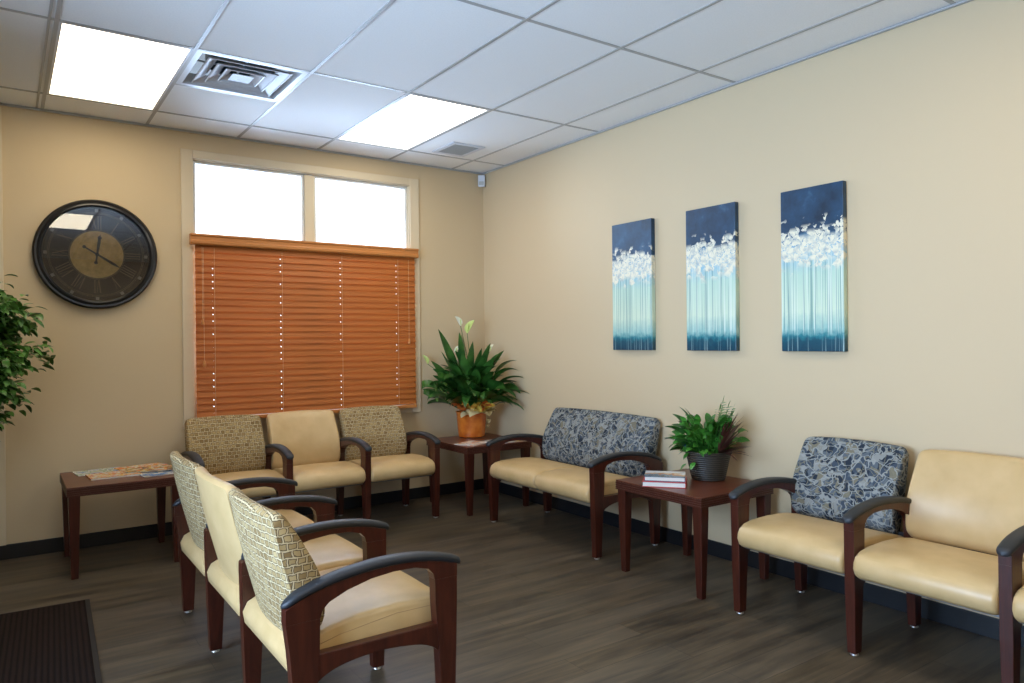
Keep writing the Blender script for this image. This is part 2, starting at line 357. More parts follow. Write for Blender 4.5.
for a, b in ((.156, .159), (.262, .264), (.2705, .272), (.298, .301)): annulus(bm, a*1.034, b*1.034+.0006, -.0125)
for k in range(60):
    if k % 5: 
        a = 2*PI*k/60; d = Vector((math.cos(a), 0, math.sin(a))); e = Vector((-d.z, 0, d.x))
        bm.faces.new([bm.verts.new(d*r+e*s+Vector((0, -.0125, 0))) for r, s in ((.273, -.001), (.284, -.001), (.284, .001), (.273, .001))])
obj('chapter_ring', bm, 'numeral', ck, recalc=False)
NUM = ['XII', 'I', 'II', 'III', 'IIII', 'V', 'VI', 'VII', 'VIII', 'IX', 'X', 'XI']
wd = {'I': .016, 'V': .030, 'X': .032}
for k, s in enumerate(NUM):
    ang = PI/2 - 2*PI*k/12; up = Vector((math.cos(ang), 0, math.sin(ang))); rt = Vector((up.z, 0, -up.x)); tot = sum(wd[c_] for c_ in s); x = -tot/2
    def quad(p): bm.faces.new([bm.verts.new(up*(.213+z) + rt*xx + Vector((0, -.0128, 0))) for xx, z in p])
    hh = .042; bm = bmesh.new()
    for c_ in s:
        m = x + wd[c_]/2
        def stroke(xa, za, xb, zb, w): quad([(xa-w, za), (xa+w, za), (xb+w, zb), (xb-w, zb)])
        if c_ == 'I':
            stroke(m, -hh, m, hh, .0026)
            for z in (-hh, hh): quad([(m-.0065, z-.0015), (m+.0065, z-.0015), (m+.0065, z+.0015), (m-.0065, z+.0015)])
        elif c_ == 'V': stroke(m-.011, hh, m, -hh, .003); stroke(m, -hh, m+.011, hh, .0012)
        else: stroke(m-.012, hh, m+.012, -hh, .003); stroke(m-.012, -hh, m+.012, hh, .0012)
        x += wd[c_]
    obj('numeral', bm, 'numeral', ck, recalc=False)
for k in range(12):
    bm = bmesh.new(); a = PI/2 - 2*PI*k/12; c0 = Vector((math.cos(a), 0, math.sin(a)))*.293; s = .010
    d = Vector((math.cos(a), 0, math.sin(a))); e = Vector((-d.z, 0, d.x))
    loft(bm, [[c0+Vector((0, y, 0))+d*s*i_+e*s*j_ for i_, j_ in ((1, 1), (-1, 1), (-1, -1), (1, -1))] for y in (-.012, -.0145)]); obj('hour_marker', bm, 'marker', ck)
def hand(name, ang, L, tail, w, y, loop):
    bm = bmesh.new(); up = Vector((math.sin(ang), 0, math.cos(ang))); rt = Vector((up.z, 0, -up.x))
    def poly(p): loft(bm, [[up*z+rt*x+Vector((0, yy, 0)) for x, z in p] for yy in (y, y-.002)])
    poly([(-w*.5, -tail), (w*.5, -tail), (w*.6, 0), (w, L*.55), (w*.9, L*.72), (0, L), (-w*.9, L*.72), (-w, L*.55), (-w*.6, 0)])
    for c_, rr in ([(-tail, .011)] + ([(L*.80, .012)] if loop else [])): poly([(rr*math.cos(2*PI*k/16), c_+rr*math.sin(2*PI*k/16)) for k in range(16)])
    obj(name, bm, 'clock_black', ck)
ck.rotation_euler = (-.0057, 0, -.007)
hand('hour_hand', math.radians(8), .140, .055, .0095, -.018, True); hand('minute_hand', math.radians(122), .165, .088, .0085, -.022, False)
bm = bmesh.new(); lathe(bm, [(.012, -.014), (.012, -.026), (.006, -.028)], 20, axis='y'); obj('hub', bm, 'clock_black', ck, smooth=40)
bm = bmesh.new(); lathe(bm, [(R0-.046, -.036), (R0-.046, -.038)], 64, axis='y'); MAT['clock_glass'] = MAT['glass'].copy(); [setattr(n.inputs['IOR'], 'default_value', 1.8) for n in MAT['clock_glass'].node_tree.nodes if n.type == 'FRESNEL']; obj('glass_cover', bm, 'clock_glass', ck)

# ------------------------------------------------------------------ three canvases
def canvas_mat(name, seed):
    t = NT(name, .35, spec=.5); v = t.co(); X, Y, Z = t.xyz(v)      # z runs 0 (bottom) .. .885 (top), y across
    n0 = t.noise(t.co(loc=(seed, 0, 0)), 9, 4, .6).outputs[0]; n00 = t.noise(t.co(loc=(seed, 3, 0)), 30, 3, .6).outputs[0]
    zz = t.math('ADD', Z, t.math('MULTIPLY', t.math('SUBTRACT', n0, .5), .16))
    sky = t.ramp(n0, [(.3, (.004, .022, .048)), (.6, (.012, .055, .115)), (.8, (.05, .13, .22))])
    zb = t.math('ADD', Z, t.math('MULTIPLY', t.math('SUBTRACT', n00, .5), .07))
    body = t.ramp(zb, [(.0, (.004, .045, .075)), (.060, (.006, .075, .11)), (.085, (.02, .20, .23)), (.12, (.30, .52, .47)), (.22, (.64, .74, .55)), (.42, (.50, .66, .52)), (.52, (.30, .50, .58)), (.62, (.14, .32, .46))])
    c = t.mix(t.ramp(zz, [(.59, (0, 0, 0)), (.65, (1, 1, 1))]), body, sky)
    def lines(sc, off, a_, b_): return t.ramp(t.node('ShaderNodeTexNoise', {'Vector': t.co(scale=(1, sc, .8), loc=(seed+off, seed, 0)), 'Scale': 1, 'Detail': 2}).outputs[0], [(a_, (0, 0, 0)), (b_, (1, 1, 1))])
    mid = t.ramp(Z, [(.08, (0, 0, 0)), (.13, (1, 1, 1)), (.50, (.8, .8, .8)), (.58, (0, 0, 0))])
    c = t.mix(t.math('MULTIPLY', t.math('MULTIPLY', lines(110, 0, .55, .60), mid), .75), c, (.12, .27, .25))
    c = t.mix(t.math('MULTIPLY', t.math('MULTIPLY', lines(150, 4, .56, .62), mid), .7), c, (.80, .84, .72))
    bot = t.ramp(Z, [(.0, (1, 1, 1)), (.07, (.6, .6, .6)), (.10, (0, 0, 0))])
    c = t.mix(t.math('MULTIPLY', t.math('MULTIPLY', lines(110, 8, .58, .63), bot), .7), c, (.45, .60, .55))
    dv = t.node('ShaderNodeVectorMath', {0: t.noise(t.co(loc=(0, seed, 0)), 26, 2, .5).outputs[1], 'Scale': .05}, operation='SCALE').outputs[0]
    vv = t.node('ShaderNodeVectorMath', {0: t.co(scale=(1, 1, .85), loc=(0, seed, 0)), 1: dv}, operation='ADD').outputs[0]
    vo = t.node('ShaderNodeTexVoronoi', {'Vector': vv, 'Scale': 27}).outputs
    edge = t.node('ShaderNodeTexVoronoi', {'Vector': vv, 'Scale': 27}, feature='DISTANCE_TO_EDGE').outputs[0]
    zj = t.math('ADD', Z, t.math('MULTIPLY', t.math('SUBTRACT', t.xyz(vo[1])[0], .5), .11))
    band = t.ramp(zj, [(.46, (0, 0, 0)), (.50, (1, 1, 1)), (.655, (1, 1, 1)), (.68, (0, 0, 0))])
    n1 = t.noise(t.co(loc=(0, seed, 0)), 95, 2, .6, 1.0).outputs[0]
    m = t.math('MULTIPLY', t.math('MULTIPLY', band, t.ramp(t.math('ADD', edge, t.math('MULTIPLY', t.math('SUBTRACT', n1, .5), .30)), [(-.0, (0, 0, 0)), (.03, (1, 1, 1))])), .97)
    c = t.mix(m, c, t.ramp(n00, [(.3, (.42, .45, .42)), (.55, (.84, .77, .57))])); t.set('Base Color', c); t.bump(m, .3, .003)
    return t.m
for k, (ya, yb, lab) in enumerate([(-2.126, -1.742, 'tall narrow blue and white floral canvas nearest the room corner'), (-2.806, -2.426, 'tall narrow blue and white floral canvas, middle one of three on the wall'), (-3.484, -3.115, 'tall narrow blue and white floral canvas hanging above the blue patterned single back')]):
    bm = bx(-.036, -.001, ya, yb, 0, .885)
    o = obj('canvas_painting', bm, canvas_mat('canvas_paint_%s' % 'abc'[k], 3.7*k), None, bevel=.003); o.location = (0, 0, 1.270)
    tag(o, lab, 'painting', 'floral canvases on the right wall')
# motion sensor
r = thing('motion_sensor', 'small white motion sensor high in the room corner', 'sensor', (-.036, -.036, 2.735)); r.rotation_euler = (0, 0, -PI/4)
bm = bmesh.new(); box(bm, -.032, .032, -.022, .012, 0, .105); obj('housing', bm, 'white', r, bevel=.008, seg=3)
bm = bmesh.new(); box(bm, -.022, .022, -.026, -.021, .012, .045); obj('lens', bm, 'grille', r, bevel=.004)

# ------------------------------------------------------------------ tandem seating (x across, y forward, z up)
ARM = [(.045, .548), (.12, .578), (.22, .606), (.35, .623), (.47, .624), (.58, .610), (.655, .589), (.682, .577)]
def frame(root, x, inner=False):
    t2 = .022; ro = .020 if inner else 0
    cur = catmull([((.056+ro*1.6) if i == 0 else a, b+ro*.3*(i == 0), 0) for i, (a, b) in enumerate(ARM)], 5); top = [(.0625+ro, .536)] + [(p.x, p.y-.016) for p in cur if .07+ro < p.x < .650] + [(.6615, .573)]
    low = [(.6615, .53), (.5735, .53), (.568, .552), (.55, .572), (.50, .586), (.42, .588), (.34, .580), (.26, .560), (.20, .535), (.178, .515), (.1705, .49), (.0620+ro, .49)]
    bm = bmesh.new(); prism_x(bm, top + low, x-t2, x+t2); a = obj('armrest', bm, 'wood', root, bevel=.0014)
    bm = bmesh.new(); secs = []; n = len(cur)
    for i, p in enumerate(cur):
        tt = i/(n-1); e = min(1, math.sqrt(max(0, 1-(1-min(1, min(tt, 1-tt)*9))**2))*.75+.25)
        w, h = (.024+.006*math.sin(PI*tt))*e, .0145*max(e, .45)
        secs.append([(x+w*math.copysign(abs(math.cos(q))**.6, math.cos(q)), p.x, p.y-.004+h*math.copysign(abs(math.sin(q))**.75, math.sin(q))) for q in [2*PI*k/14 for k in range(14)]])
    loft(bm, secs); obj('arm_pad', bm, 'cap', a, smooth=50)
    for nm, pts in (('front', [(.574, .53), (.661, .53), (.660, .45), (.655, .25), (.648, .012), (.600, .012), (.590, .25), (.576, .45)]), ('rear', [(.0625+ro, .49), (.170, .49), (.168, .40), (.155, .22), (.145, .012), (.096, .012), (.088, .22), (.074+ro*.5, .40)])):
        bm = bmesh.new(); prism_x(bm, pts, x-t2, x+t2)
        for v in bm.verts:
            if v.co.z < .25: v.co.x = x + (v.co.x-x)*(.82 if v.co.z < .1 else .95)
        l = obj('leg', bm, 'wood', root, bevel=.0014)
        bm = bmesh.new(); lathe(bm, [(.016, 0), (.018, .003), (.016, .008), (.008, .014)], 16, (x, .624 if nm == 'front' else .121, 0)); obj('foot_glide', bm, 'glide', l, smooth=40)
    arch = [(p.x, p.y) for p in catmull([(.585, .285, 0), (.56, .305, 0), (.50, .325, 0), (.38, .338, 0), (.26, .330, 0), (.19, .310, 0), (.152, .285, 0)], 4)]
    bm = bmesh.new(); prism_x(bm, [(.150, .378), (.590, .378)] + arch, x-t2+.003, x+t2-.003); obj('side_rail', bm, 'wood', root, bevel=.003)
def seat(root, xa, xb, mat='vinyl', round_ends=True):
    prof = [(.11, .305), (.30, .318), (.62, .334), (.650, .337), (.670, .352), (.680, .378), (.677, .405), (.664, .430), (.635, .447), (.58, .457), (.45, .461), (.32, .455), (.22, .438), (.13, .412), (.097, .395), (.080, .362), (.086, .325)]
    cy, cz = .38, .397; bm = bmesh.new(); secs = []; w = xb-xa
    for s, d in ((0, .016), (.003, .008), (.010, .002), (.02, 0), (.5*w, 0), (w-.02, 0), (w-.010, .002), (w-.003, .008), (w, .016)):
        crown = .006*(1-(2*s/w-1)**2)
        secs.append([(xa+s, cy+(y-cy)*(1-d/.30), cz+(z-cz)*(1-d/.062) + (crown if z > .44 else 0)) for y, z in prof])
    loft(bm, secs); o = obj('seat', bm, mat, root, smooth=60)
    for xx in (xa+.001, xb-.001):
        bm = bmesh.new(); tube(bm, [(xx, y, z) for y, z in ((.11, .375), (.25, .408), (.45, .432), (.60, .430), (.655, .408))], .0018, 5)
        obj('piping', bm, 'seam', o, smooth=0)
    return o
def back(root, xa, xb, mat):
    prof = [(.012, .806), (.024, .818), (.044, .818), (.060, .804), (.084, .765), (.106, .725), (.141, .66), (.168, .595), (.176, .53), (.174, .47), (.165, .446), (.150, .430), (.118, .404), (.105, .410), (.065, .555), (.035, .68)]
    bm = bmesh.new(); secs = []; w = xb-xa; N = 20
    ss = [0, .004, .012, .026, .045] + [.045+(w-.09)*k/N for k in range(1, N)] + [w-.045, w-.026, w-.012, w-.004, w]
    def red(d, R): return 0 if d > R else R - math.sqrt(R*R-(R-d)**2)
    for s in ss:
        d = min(s, w-s); k = (2*s/w-1); plan = .030*k*k if w < .8 else .018*k*k; cz = red(d, .035)*.8; th = red(d, .012)*1.0
        sec = []
        for y, z in prof:
            zm = .62; f = 1 - 0*abs(k); z2 = zm + (z-zm)*(1-cz/.2); ym = .02 + (.82-z)*.24
            y2 = ym + (y-ym)*(1-th/.035*.45); z2 += .008*(1-k*k)*(1 if z > .7 else (-1 if z < .45 else 0))
            inset = .003*(z-.42)/.4*(-k)                # slightly narrower at the top
            sec.append((xa+s+inset, y2+plan, z2))
        secs.append(sec)
    loft(bm, secs); o = obj('backrest', bm, mat, root, smooth=50); return o
def bench(loc, rz, frames, backs, label, seats=None, name='tandem_seat'):
    r = thing(name, label, 'waiting room seating', loc, rz, None)
    for i, x in enumerate(frames): frame(r, x, 0 < i < len(frames)-1)
    for a, b in seats: seat(r, a, b)
    for a, b, m in backs: back(r, a, b, m)
    x0, x1 = frames[0]+.022, frames[-1]-.022
    segs = list(zip(frames, frames[1:]))
    for a, b in segs: obj('seat_bar', bx(a+.022, b-.022, .56, .615, .322, .333), 'steel', r, bevel=.002)
    for a, b in segs: obj('back_bar', bx(a+.02, b-.02, .130, .15, .410, .434), 'dark_steel', r, bevel=.003)
    return r
G = .0225
def spans(fr): return [(a+G, b-G) for a, b in zip(fr, fr[1:])]
p = .5627; fr = [-1.5*p, -.5*p, .5*p, 1.5*p]
sp = spans(fr)
bench((-1.748, -.066, 0), PI, fr, [(sp[0][0]+.0, sp[0][1], 'squares'), (sp[1][0], sp[1][1], 'vinyl'), (sp[2][0], sp[2][1], 'squares')], 'three-seat tan vinyl bench under the blind with brown patterned outer backs', sp)
fr2 = [-.5725, .5725]
bench((0, -1.643, 0), PI/2, fr2, [(fr2[0]+G, fr2[1]-G, 'leafy')], 'two-seat tan bench with one wide blue leafy backrest and no middle arm', [(fr2[0]+G, -.002), (.002, fr2[1]-G)], 'loveseat')
p = .584; yc = -3.297-1.5*p; fr3 = [-1.5*p, -.5*p, .5*p, 1.5*p]; sp = spans(fr3)
bench((-.03, yc, 0), PI/2, fr3, [(sp[2][0]+.030, sp[2][1]+.026, 'leafy'), (sp[1][0]+.028, sp[1][1]+.022, 'vinyl'), (sp[0][0]+.01, sp[0][1]+.01, 'leafy')], 'tan seating row at the right edge with one blue leafy and one plain back', sp)
p = .572; yc = -1.655-1.5*p; fr4 = [-1.5*p, -.5*p, .5*p, 1.5*p]; sp = spans(fr4)
bench((-2.97, yc, 0), -PI/2, fr4, [(sp[0][0]-.004, sp[0][1]+.016, 'squares'), (sp[1][0]-.016, sp[1][1]+.016, 'vinyl'), (sp[2][0]-.016, sp[2][1]+.004, 'squares')], 'three-seat bench standing free in the foreground, seen from behind its backrests', sp)

# ------------------------------------------------------------------ side tables
def table(loc, sx, sy, label):
    r = thing('side_table', label, 'table', loc, 0, 'mahogany side tables'); zt = .53; hx, hy = sx/2, sy/2
    bm = bmesh.new(); box(bm, -hx, hx, -hy, hy, zt-.008, zt); o = obj('table_top', bm, 'top', r, bevel=.003)
    bm = bmesh.new(); z = zt-.008
    for k in range(4):
        box(bm, -hx+.003, hx-.003, -hy+.003, hy-.003, z-.0035, z); box(bm, -hx-.0, hx, -hy, hy, z-.0115, z-.0035); z -= .0115
    obj('edge_band', bm, 'edge', o)
    for sxn in (-1, 1):
        for syn in (-1, 1):
            bm = bmesh.new(); ax, ay = sxn*(hx-.008), syn*(hy-.008)
            def sq(w, z, off): return [(ax-sxn*off-sxn*w*i, ay-syn*off-syn*w*j, z) for i, j in ((0, 0), (1, 0), (1, 1), (0, 1))]
            loft(bm, [sq(.036, 0, .012), sq(.058, z-.06, .001), sq(.060, z+.0005, 0)]); obj('leg', bm, 'wood', r, bevel=.003)
    return r
table((-3.0, -.43, 0), .62, .62, 'mahogany side table against the wall under the clock')
table((-.395, -.50, 0), .61, .66, 'mahogany side table in the room corner under the orange pot')
table((-.385, -2.77, 0), .60, .635, 'mahogany side table between the two benches on the right, with books')

# ------------------------------------------------------------------ books and magazines
def cover_mat(name, cols, sc=18, seed=0, rough=.25):
    t = NT(name, rough); n1 = t.noise(t.co(loc=(seed, seed, 0), scale=(1, 1.6, 1)), sc, 2, .5, .8).outputs[0]
    n = len(cols); t.set('Base Color', t.ramp(n1, [(.32+.36*i/n, c_) for i, c_ in enumerate(cols)], 'CONSTANT')); return t.m
MAT['pages'] = plain('page_paper', (.74, .72, .66), .7)
def mag(loc, rz, sx, sy, th, cols, label, seed, sc=18, group=None, name='magazine', tilt=0):
    r = thing(name, label, 'magazine', loc, rz, group); hx, hy = sx/2, sy/2; r.rotation_euler[0] = tilt
    obj('page_block', bx(-hx+.001, hx-.001, -hy+.001, hy-.001, .0006, th-.0006), 'pages', r)
    m = cover_mat('cover_print_%d' % seed, cols, sc, seed*1.7); bm = bmesh.new(); box(bm, -hx, hx, -hy, hy, 0, .0006); box(bm, -hx, hx, -hy, hy, th-.0006, th); box(bm, -hx-.0008, -hx, -hy, hy, 0, th); obj('cover', bm, m, r)
Or, Ye, Re, Wh, Bl, Gn, Dk = (.72, .17, .04), (.72, .42, .08), (.50, .04, .02), (.62, .60, .55), (.10, .22, .45), (.22, .34, .16), (.05, .05, .06)
z = .5303; g = 'magazines on the left side table'
mag((-3.10, -.24, z), .10, .27, .20, .004, [Bl, Wh, Gn, Wh], 'pale blue-green magazine at the left back of the table under the clock', 1, 14, g)
mag((-3.04, -.45, z), .06, .28, .21, .010, [Re, Ye, Wh, Or], 'red and yellow magazine nearest the front edge of the left table', 2, 26, g)
mag((-2.85, -.27, z), .25, .28, .21, .009, [Or, Wh, Ye, Or], 'orange magazine at the back right of the left table', 3, 20, g)
mag((-2.84, -.40, z+.0105), -.20, .27, .20, .004, [Or, Dk, Ye, Wh], 'orange magazine lying across another, near the free-standing bench', 4, 20, g)
mag((-2.81, -.56, z), .12, .20, .15, .004, [Wh, Bl, Wh], 'small white and blue magazine at the right end of the left table', 5, 10, g)
g = 'magazines on the corner table'
mag((-.55, -.66, z), .45, .24, .18, .006, [(.75, .62, .5), Wh, (.7, .4, .25)], 'pale magazine with a peach cover in front of the orange pot', 6, 8, g)
r = thing('open_magazine', 'white open magazine right of the orange pot', 'magazine', (-.36, -.70, z), -.75, g); bm = bmesh.new()
for s in (-1, 1):
    secs = [[(s*x, y, zz+dz) for x, zz in ((0, .004), (.02, .010), (.06, .009), (.10, .002))] + [(s*x, y, 0.0+dz) for x, zz in ((.10, 0), (0, 0))] for y, dz in ((-.07, 0), (.07, 0))]
    loft(bm, secs)
obj('pages', bm, cover_mat('open_page_print', [Wh, (.55, .58, .62), Wh], 12, 9), r)
mag((-.17, -.62, z), -.6, .16, .12, .004, [Dk, Bl, Dk], 'dark magazine beside the loveseat arm on the corner table', 7, 12, g)
mag((-.20, -.765, z), .0, .19, .09, .004, [Wh, Ye, Wh], 'small cream booklet at the right edge of the corner table', 8, 8, g)
# two hardback books
def book(loc, rz, sx, sy, th, cover, label):
    r = thing('book', label, 'book', loc, rz, 'stacked books on the right side table'); hx, hy = sx/2, sy/2
    obj('page_block', bx(-hx+.004, hx-.004, -hy+.004, hy-.004, .0025, th-.0025), 'pages', r); bm = bmesh.new()
    box(bm, -hx, hx, -hy, hy, 0, .0035); box(bm, -hx, hx, -hy, hy, th-.0035, th); box(bm, hx-.003, hx, -hy, hy, .0035, th-.0035); obj('cover', bm, cover, r, bevel=.0008)
ang = math.atan2(-.172, .142)
book((-.560, -2.722, .530), ang, .236, .200, .031, plain('red_cover', (.50, .02, .02), .3), 'red hardback book lying under the picture-covered book')
t = NT('photo_cover', .2); X, Y, Z = t.xyz(t.co()); n1 = t.noise(t.co(), 16, 3, .6, .6).outputs[0]
fac = t.math('ADD', t.math('MULTIPLY', Y, 4.5), n1)
t.set('Base Color', t.ramp(fac, [(.18, (.10, .15, .20)), (.34, (.22, .27, .32)), (.45, (.50, .22, .09)), (.55, (.60, .42, .28)), (.66, (.62, .63, .62)), (.9, (.70, .71, .72))]))
book((-.556, -2.720, .561), ang+.03, .222, .180, .026, t.m, 'white-edged book with a blue and orange picture cover, on top of the red book')

# ------------------------------------------------------------------ plants
def leafmat(name, a, b, rough=.32):
    t = NT(name, rough, spec=.5); n1 = t.noise(t.co(), 12, 3).outputs[0]; t.set('Base Color', t.ramp(n1, [(.35, a), (.65, b)])); t.set('Subsurface Weight', 0); return t.m
MAT['lily'] = leafmat('lily_leaf', (.014, .065, .010), (.045, .145, .022)); MAT['ficus'] = leafmat('ficus_leaf', (.03, .10, .015), (.12, .27, .05), .35)
MAT['bright'] = leafmat('bright_leaf', (.022, .11, .012), (.07, .26, .03), .4); MAT['palm'] = leafmat('palm_leaf', (.05, .17, .03), (.10, .28, .05), .4)
MAT['red_blade'] = leafmat('red_blade', (.07, .018, .018), (.12, .05, .03), .4)
MAT['spathe'] = plain('spathe_cream', (.72, .72, .52), .5); MAT['spathe_green'] = plain('spathe_green', (.50, .60, .18), .5)
MAT['stem'] = plain('plant_stem', (.06, .14, .03), .5)
def leaf(bm, base, az, el, L, Wd, droop=.9, n=7, fold=.25, clampf=None, mi=0, tip=1.0, roll=0):
    p = Vector(base); d = Vector((math.cos(az)*math.cos(el), math.sin(az)*math.cos(el), math.sin(el))); side = Vector((-math.sin(az), math.cos(az), 0)); rows = []
    for i in range(n+1):
        s = i/n; w = Wd*math.sin(PI*min(1, s**.75*.97+.03))**.8*.5 if tip else Wd*.5*(1-s*.8)
        nrm = side.cross(d).normalized()*(1 if side.cross(d).z >= 0 else -1); sd = side*math.cos(roll)+nrm*math.sin(roll)
        q = [p - sd*w + nrm*w*fold, p.copy(), p + sd*w + nrm*w*fold]
        if clampf: q = [clampf(x) for x in q]
        rows.append([bm.verts.new(x) for x in q])
        p = p + d*(L/n); ax = side; a = -droop/n; d = (Matrix.Rotation(-a if side.cross(d).z > 0 else a, 3, ax) @ d) if 0 else d
        d = (d + Vector((0, 0, -droop/n))).normalized()
    for a, b in zip(rows, rows[1:]):
        for k in (0, 1):
            f = bm.faces.new((a[k], a[k+1], b[k+1], b[k])); f.material_index = mi; f.smooth = True
def wallclamp(org, lo=-99):
    def f(v):
        w = Vector(v) + Vector(org); w.x = max(lo, min(w.x, -.02)); w.y = min(w.y, -.02); return w - Vector(org)
    return f
# peace lily in an orange wrapped pot
org = (-.325, -.285, .5303); cf = wallclamp(org, -.68)
pl = thing('peace_lily', 'tall leafy peace lily in a shiny orange pot on the corner table', 'plant', org)
t = NT('orange_foil', .25, spec=.6); t.bump(t.noise(t.co(scale=(1, 1, .3)), 40, 2).outputs[0], .3, .004); t.set('Base Color', t.ramp(t.noise(t.co(), 14, 2).outputs[0], [(.35, (.62, .13, .015)), (.7, (.80, .24, .03))])); MAT['orange'] = t.m
bm = bmesh.new(); lathe(bm, [(.10, 0), (.112, .006), (.120, .10), (.128, .20), (.135, .215), (.126, .215), (.118, .19)], 40, wob=lambda a, z: 1+.015*math.sin(9*a+z*20)); obj('pot', bm, 'orange', pl, smooth=40)
bm = bmesh.new(); lathe(bm, [(.118, .175), (.118, .19)], 24); obj('soil', bm, plain('potting_soil', (.03, .02, .012), .9), pl)
bm = bmesh.new(); rnd = random.Random(3)
for k in range(120):
    az = rnd.uniform(math.radians(130), math.radians(320)); ring_ = rnd.random(); el = .5 + .95*(1-ring_) + rnd.uniform(-.1, .15); L = rnd.uniform(.17, .25)
    b = Vector((math.cos(az)*.03, math.sin(az)*.03, .19)); sl = rnd.uniform(.14, .34)
    d = Vector((math.cos(az)*math.cos(el), math.sin(az)*math.cos(el), math.sin(el))); q = b + d*sl
    tube(bm, [cf(b), cf(b+d*sl*.5), cf(q)], .0028, 5); leaf(bm, q, az, el-.1, L, rnd.uniform(.07, .10), rnd.uniform(.5, 1.8), 8, .3, cf, roll=rnd.uniform(-.8, .8))
    if len(bm.verts) > 40000: break
# the leaves that shape the outline in the photo (direction along the picture plane)
for ang_, el, sl, L, Wd, dr in ((165, 1.12, .36, .24, .085, .0), (160, 1.2, .30, .22, .08, .3), (150, 1.45, .46, .24, .095, .05), (200, 1.35, .30, .24, .08, .2), (-52, 1.0, .40, .24, .07, 1.3), (-60, .92, .36, .27, .07, 1.5), (-48, .8, .32, .28, .065, 1.3), (-55, .55, .28, .32, .07, 1.1), (-62, .35, .26, .28, .07, 1.2), (-50, 1.2, .34, .24, .07, .9), (185, .9, .24, .22, .09, 1.2), (200, .7, .20, .2, .09, 1.6), (205, .6, .18, .2, .09, 1.7), (205, .6, .22, .24, .085, 1.2), (175, .95, .30, .24, .085, .8)):
    az = math.radians(ang_ - 0); b = Vector((0, 0, .19)); d = Vector((math.cos(az)*math.cos(el), math.sin(az)*math.cos(el), math.sin(el))); q = b + d*sl
    tube(bm, [cf(b), cf(b+d*sl*.5), cf(q)], .003, 5); leaf(bm, q, az, el, L, Wd, dr, 9, .3, cf, roll=rnd.uniform(-.5, .9))
for l0, z0, l1, z1, w in ((-.16, .56, -.31, .90, .085), (-.10, .52, -.075, .88, .085), (-.02, .50, .03, .80, .08), (.05, .48, .17, .78, .08), (-.20, .45, -.36, .64, .08), (.10, .52, .27, .72, .07), (-.13, .45, -.22, .76, .08), (.02, .45, .10, .74, .08)):
    p0 = Vector((l0*.82, l0*-.57-.03, z0)); dd = Vector(((l1-l0)*.82, (l1-l0)*-.57, z1-z0)); L = dd.length; az = math.atan2(dd.y, dd.x); el = math.asin(dd.z/L)
    tube(bm, [(0, 0, .19), cf(p0*.5+Vector((0, 0, .12))), cf(p0)], .003, 5); leaf(bm, p0, az, el+.1, L*1.03, w, .25, 9, .25, cf, roll=(.9 if dd.x < 0 else -.9))
obj('leaves', bm, 'lily', pl, recalc=False)
for (lat, pz, dx, s, m) in ((-.085, .98, -.06, .075, 'spathe'), (-.03, .93, .05, .10, 'spathe_green'), (-.13, .74, .01, .06, 'spathe'), (-.21, .80, -.05, .045, 'spathe'), (.16, .75, .06, .055, 'spathe'), (-.37, .655, -.07, .07, 'spathe_green'), (-.06, .46, .0, .04, 'spathe')):
    c_ = Vector((lat*.82, lat*-.57, pz-s*.5)); bm = bmesh.new(); tube(bm, [(0, 0, .19), (c_.x*.35, c_.y*.4-.02, .19+(pz-.19)*.55), c_], .0028, 6); st = obj('flower_stem', bm, 'stem', pl)
    bm = bmesh.new(); leaf(bm, c_, -.6 if dx > 0 else 2.5, 1.15, s*1.3, s*.7, .5, 7, .5, roll=.9); obj('spathe', bm, m, st, recalc=False)
    bm = bmesh.new(); tube(bm, [c_+Vector((0, -.006, s*.1)), c_+Vector((dx*.12, -.012, s*.75))], [.005, .004], 8); obj('spadix', bm, 'spathe_green', st)
# ribbon and silk flowers round the rim
MAT['ribbon_yellow'] = plain('ribbon_yellow', (.85, .58, .10), .4); MAT['ribbon_orange'] = plain('ribbon_orange', (.80, .22, .04), .4); MAT['ribbon_cream'] = plain('ribbon_cream', (.82, .68, .36), .4)
def bow(parent, c, s, m, seed):
    rr = random.Random(seed); bm = bmesh.new()
    for k in range(6):
        az = k*PI/3 + rr.uniform(-.3, .3); leaf(bm, c, az, rr.uniform(.1, 1.0), s*rr.uniform(.8, 1.2), s*.75, rr.uniform(.3, 1.5), 6, .5, cf, roll=rr.uniform(-.8, .8))
    obj('ribbon_loop', bm, m, parent, recalc=False)
for k, (a, z_, s, m) in enumerate(((235, .245, .075, 'ribbon_yellow'), (262, .225, .07, 'ribbon_cream'), (290, .25, .07, 'ribbon_yellow'), (318, .225, .075, 'ribbon_cream'), (210, .245, .07, 'ribbon_orange'), (190, .29, .065, 'ribbon_orange'), (222, .21, .06, 'ribbon_cream'), (335, .215, .06, 'ribbon_cream'), (275, .27, .06, 'ribbon_orange'), (250, .275, .05, 'ribbon_yellow'), (305, .27, .05, 'ribbon_yellow'))):
    a = math.radians(a); bow(pl, (math.cos(a)*.125, math.sin(a)*.155, z_-.015), s*1.4, m, k)
bow(pl, (.125, -.07, .12), .03, 'ribbon_cream', 40); bow(pl, (.118, -.075, .075), .025, 'ribbon_cream', 41)
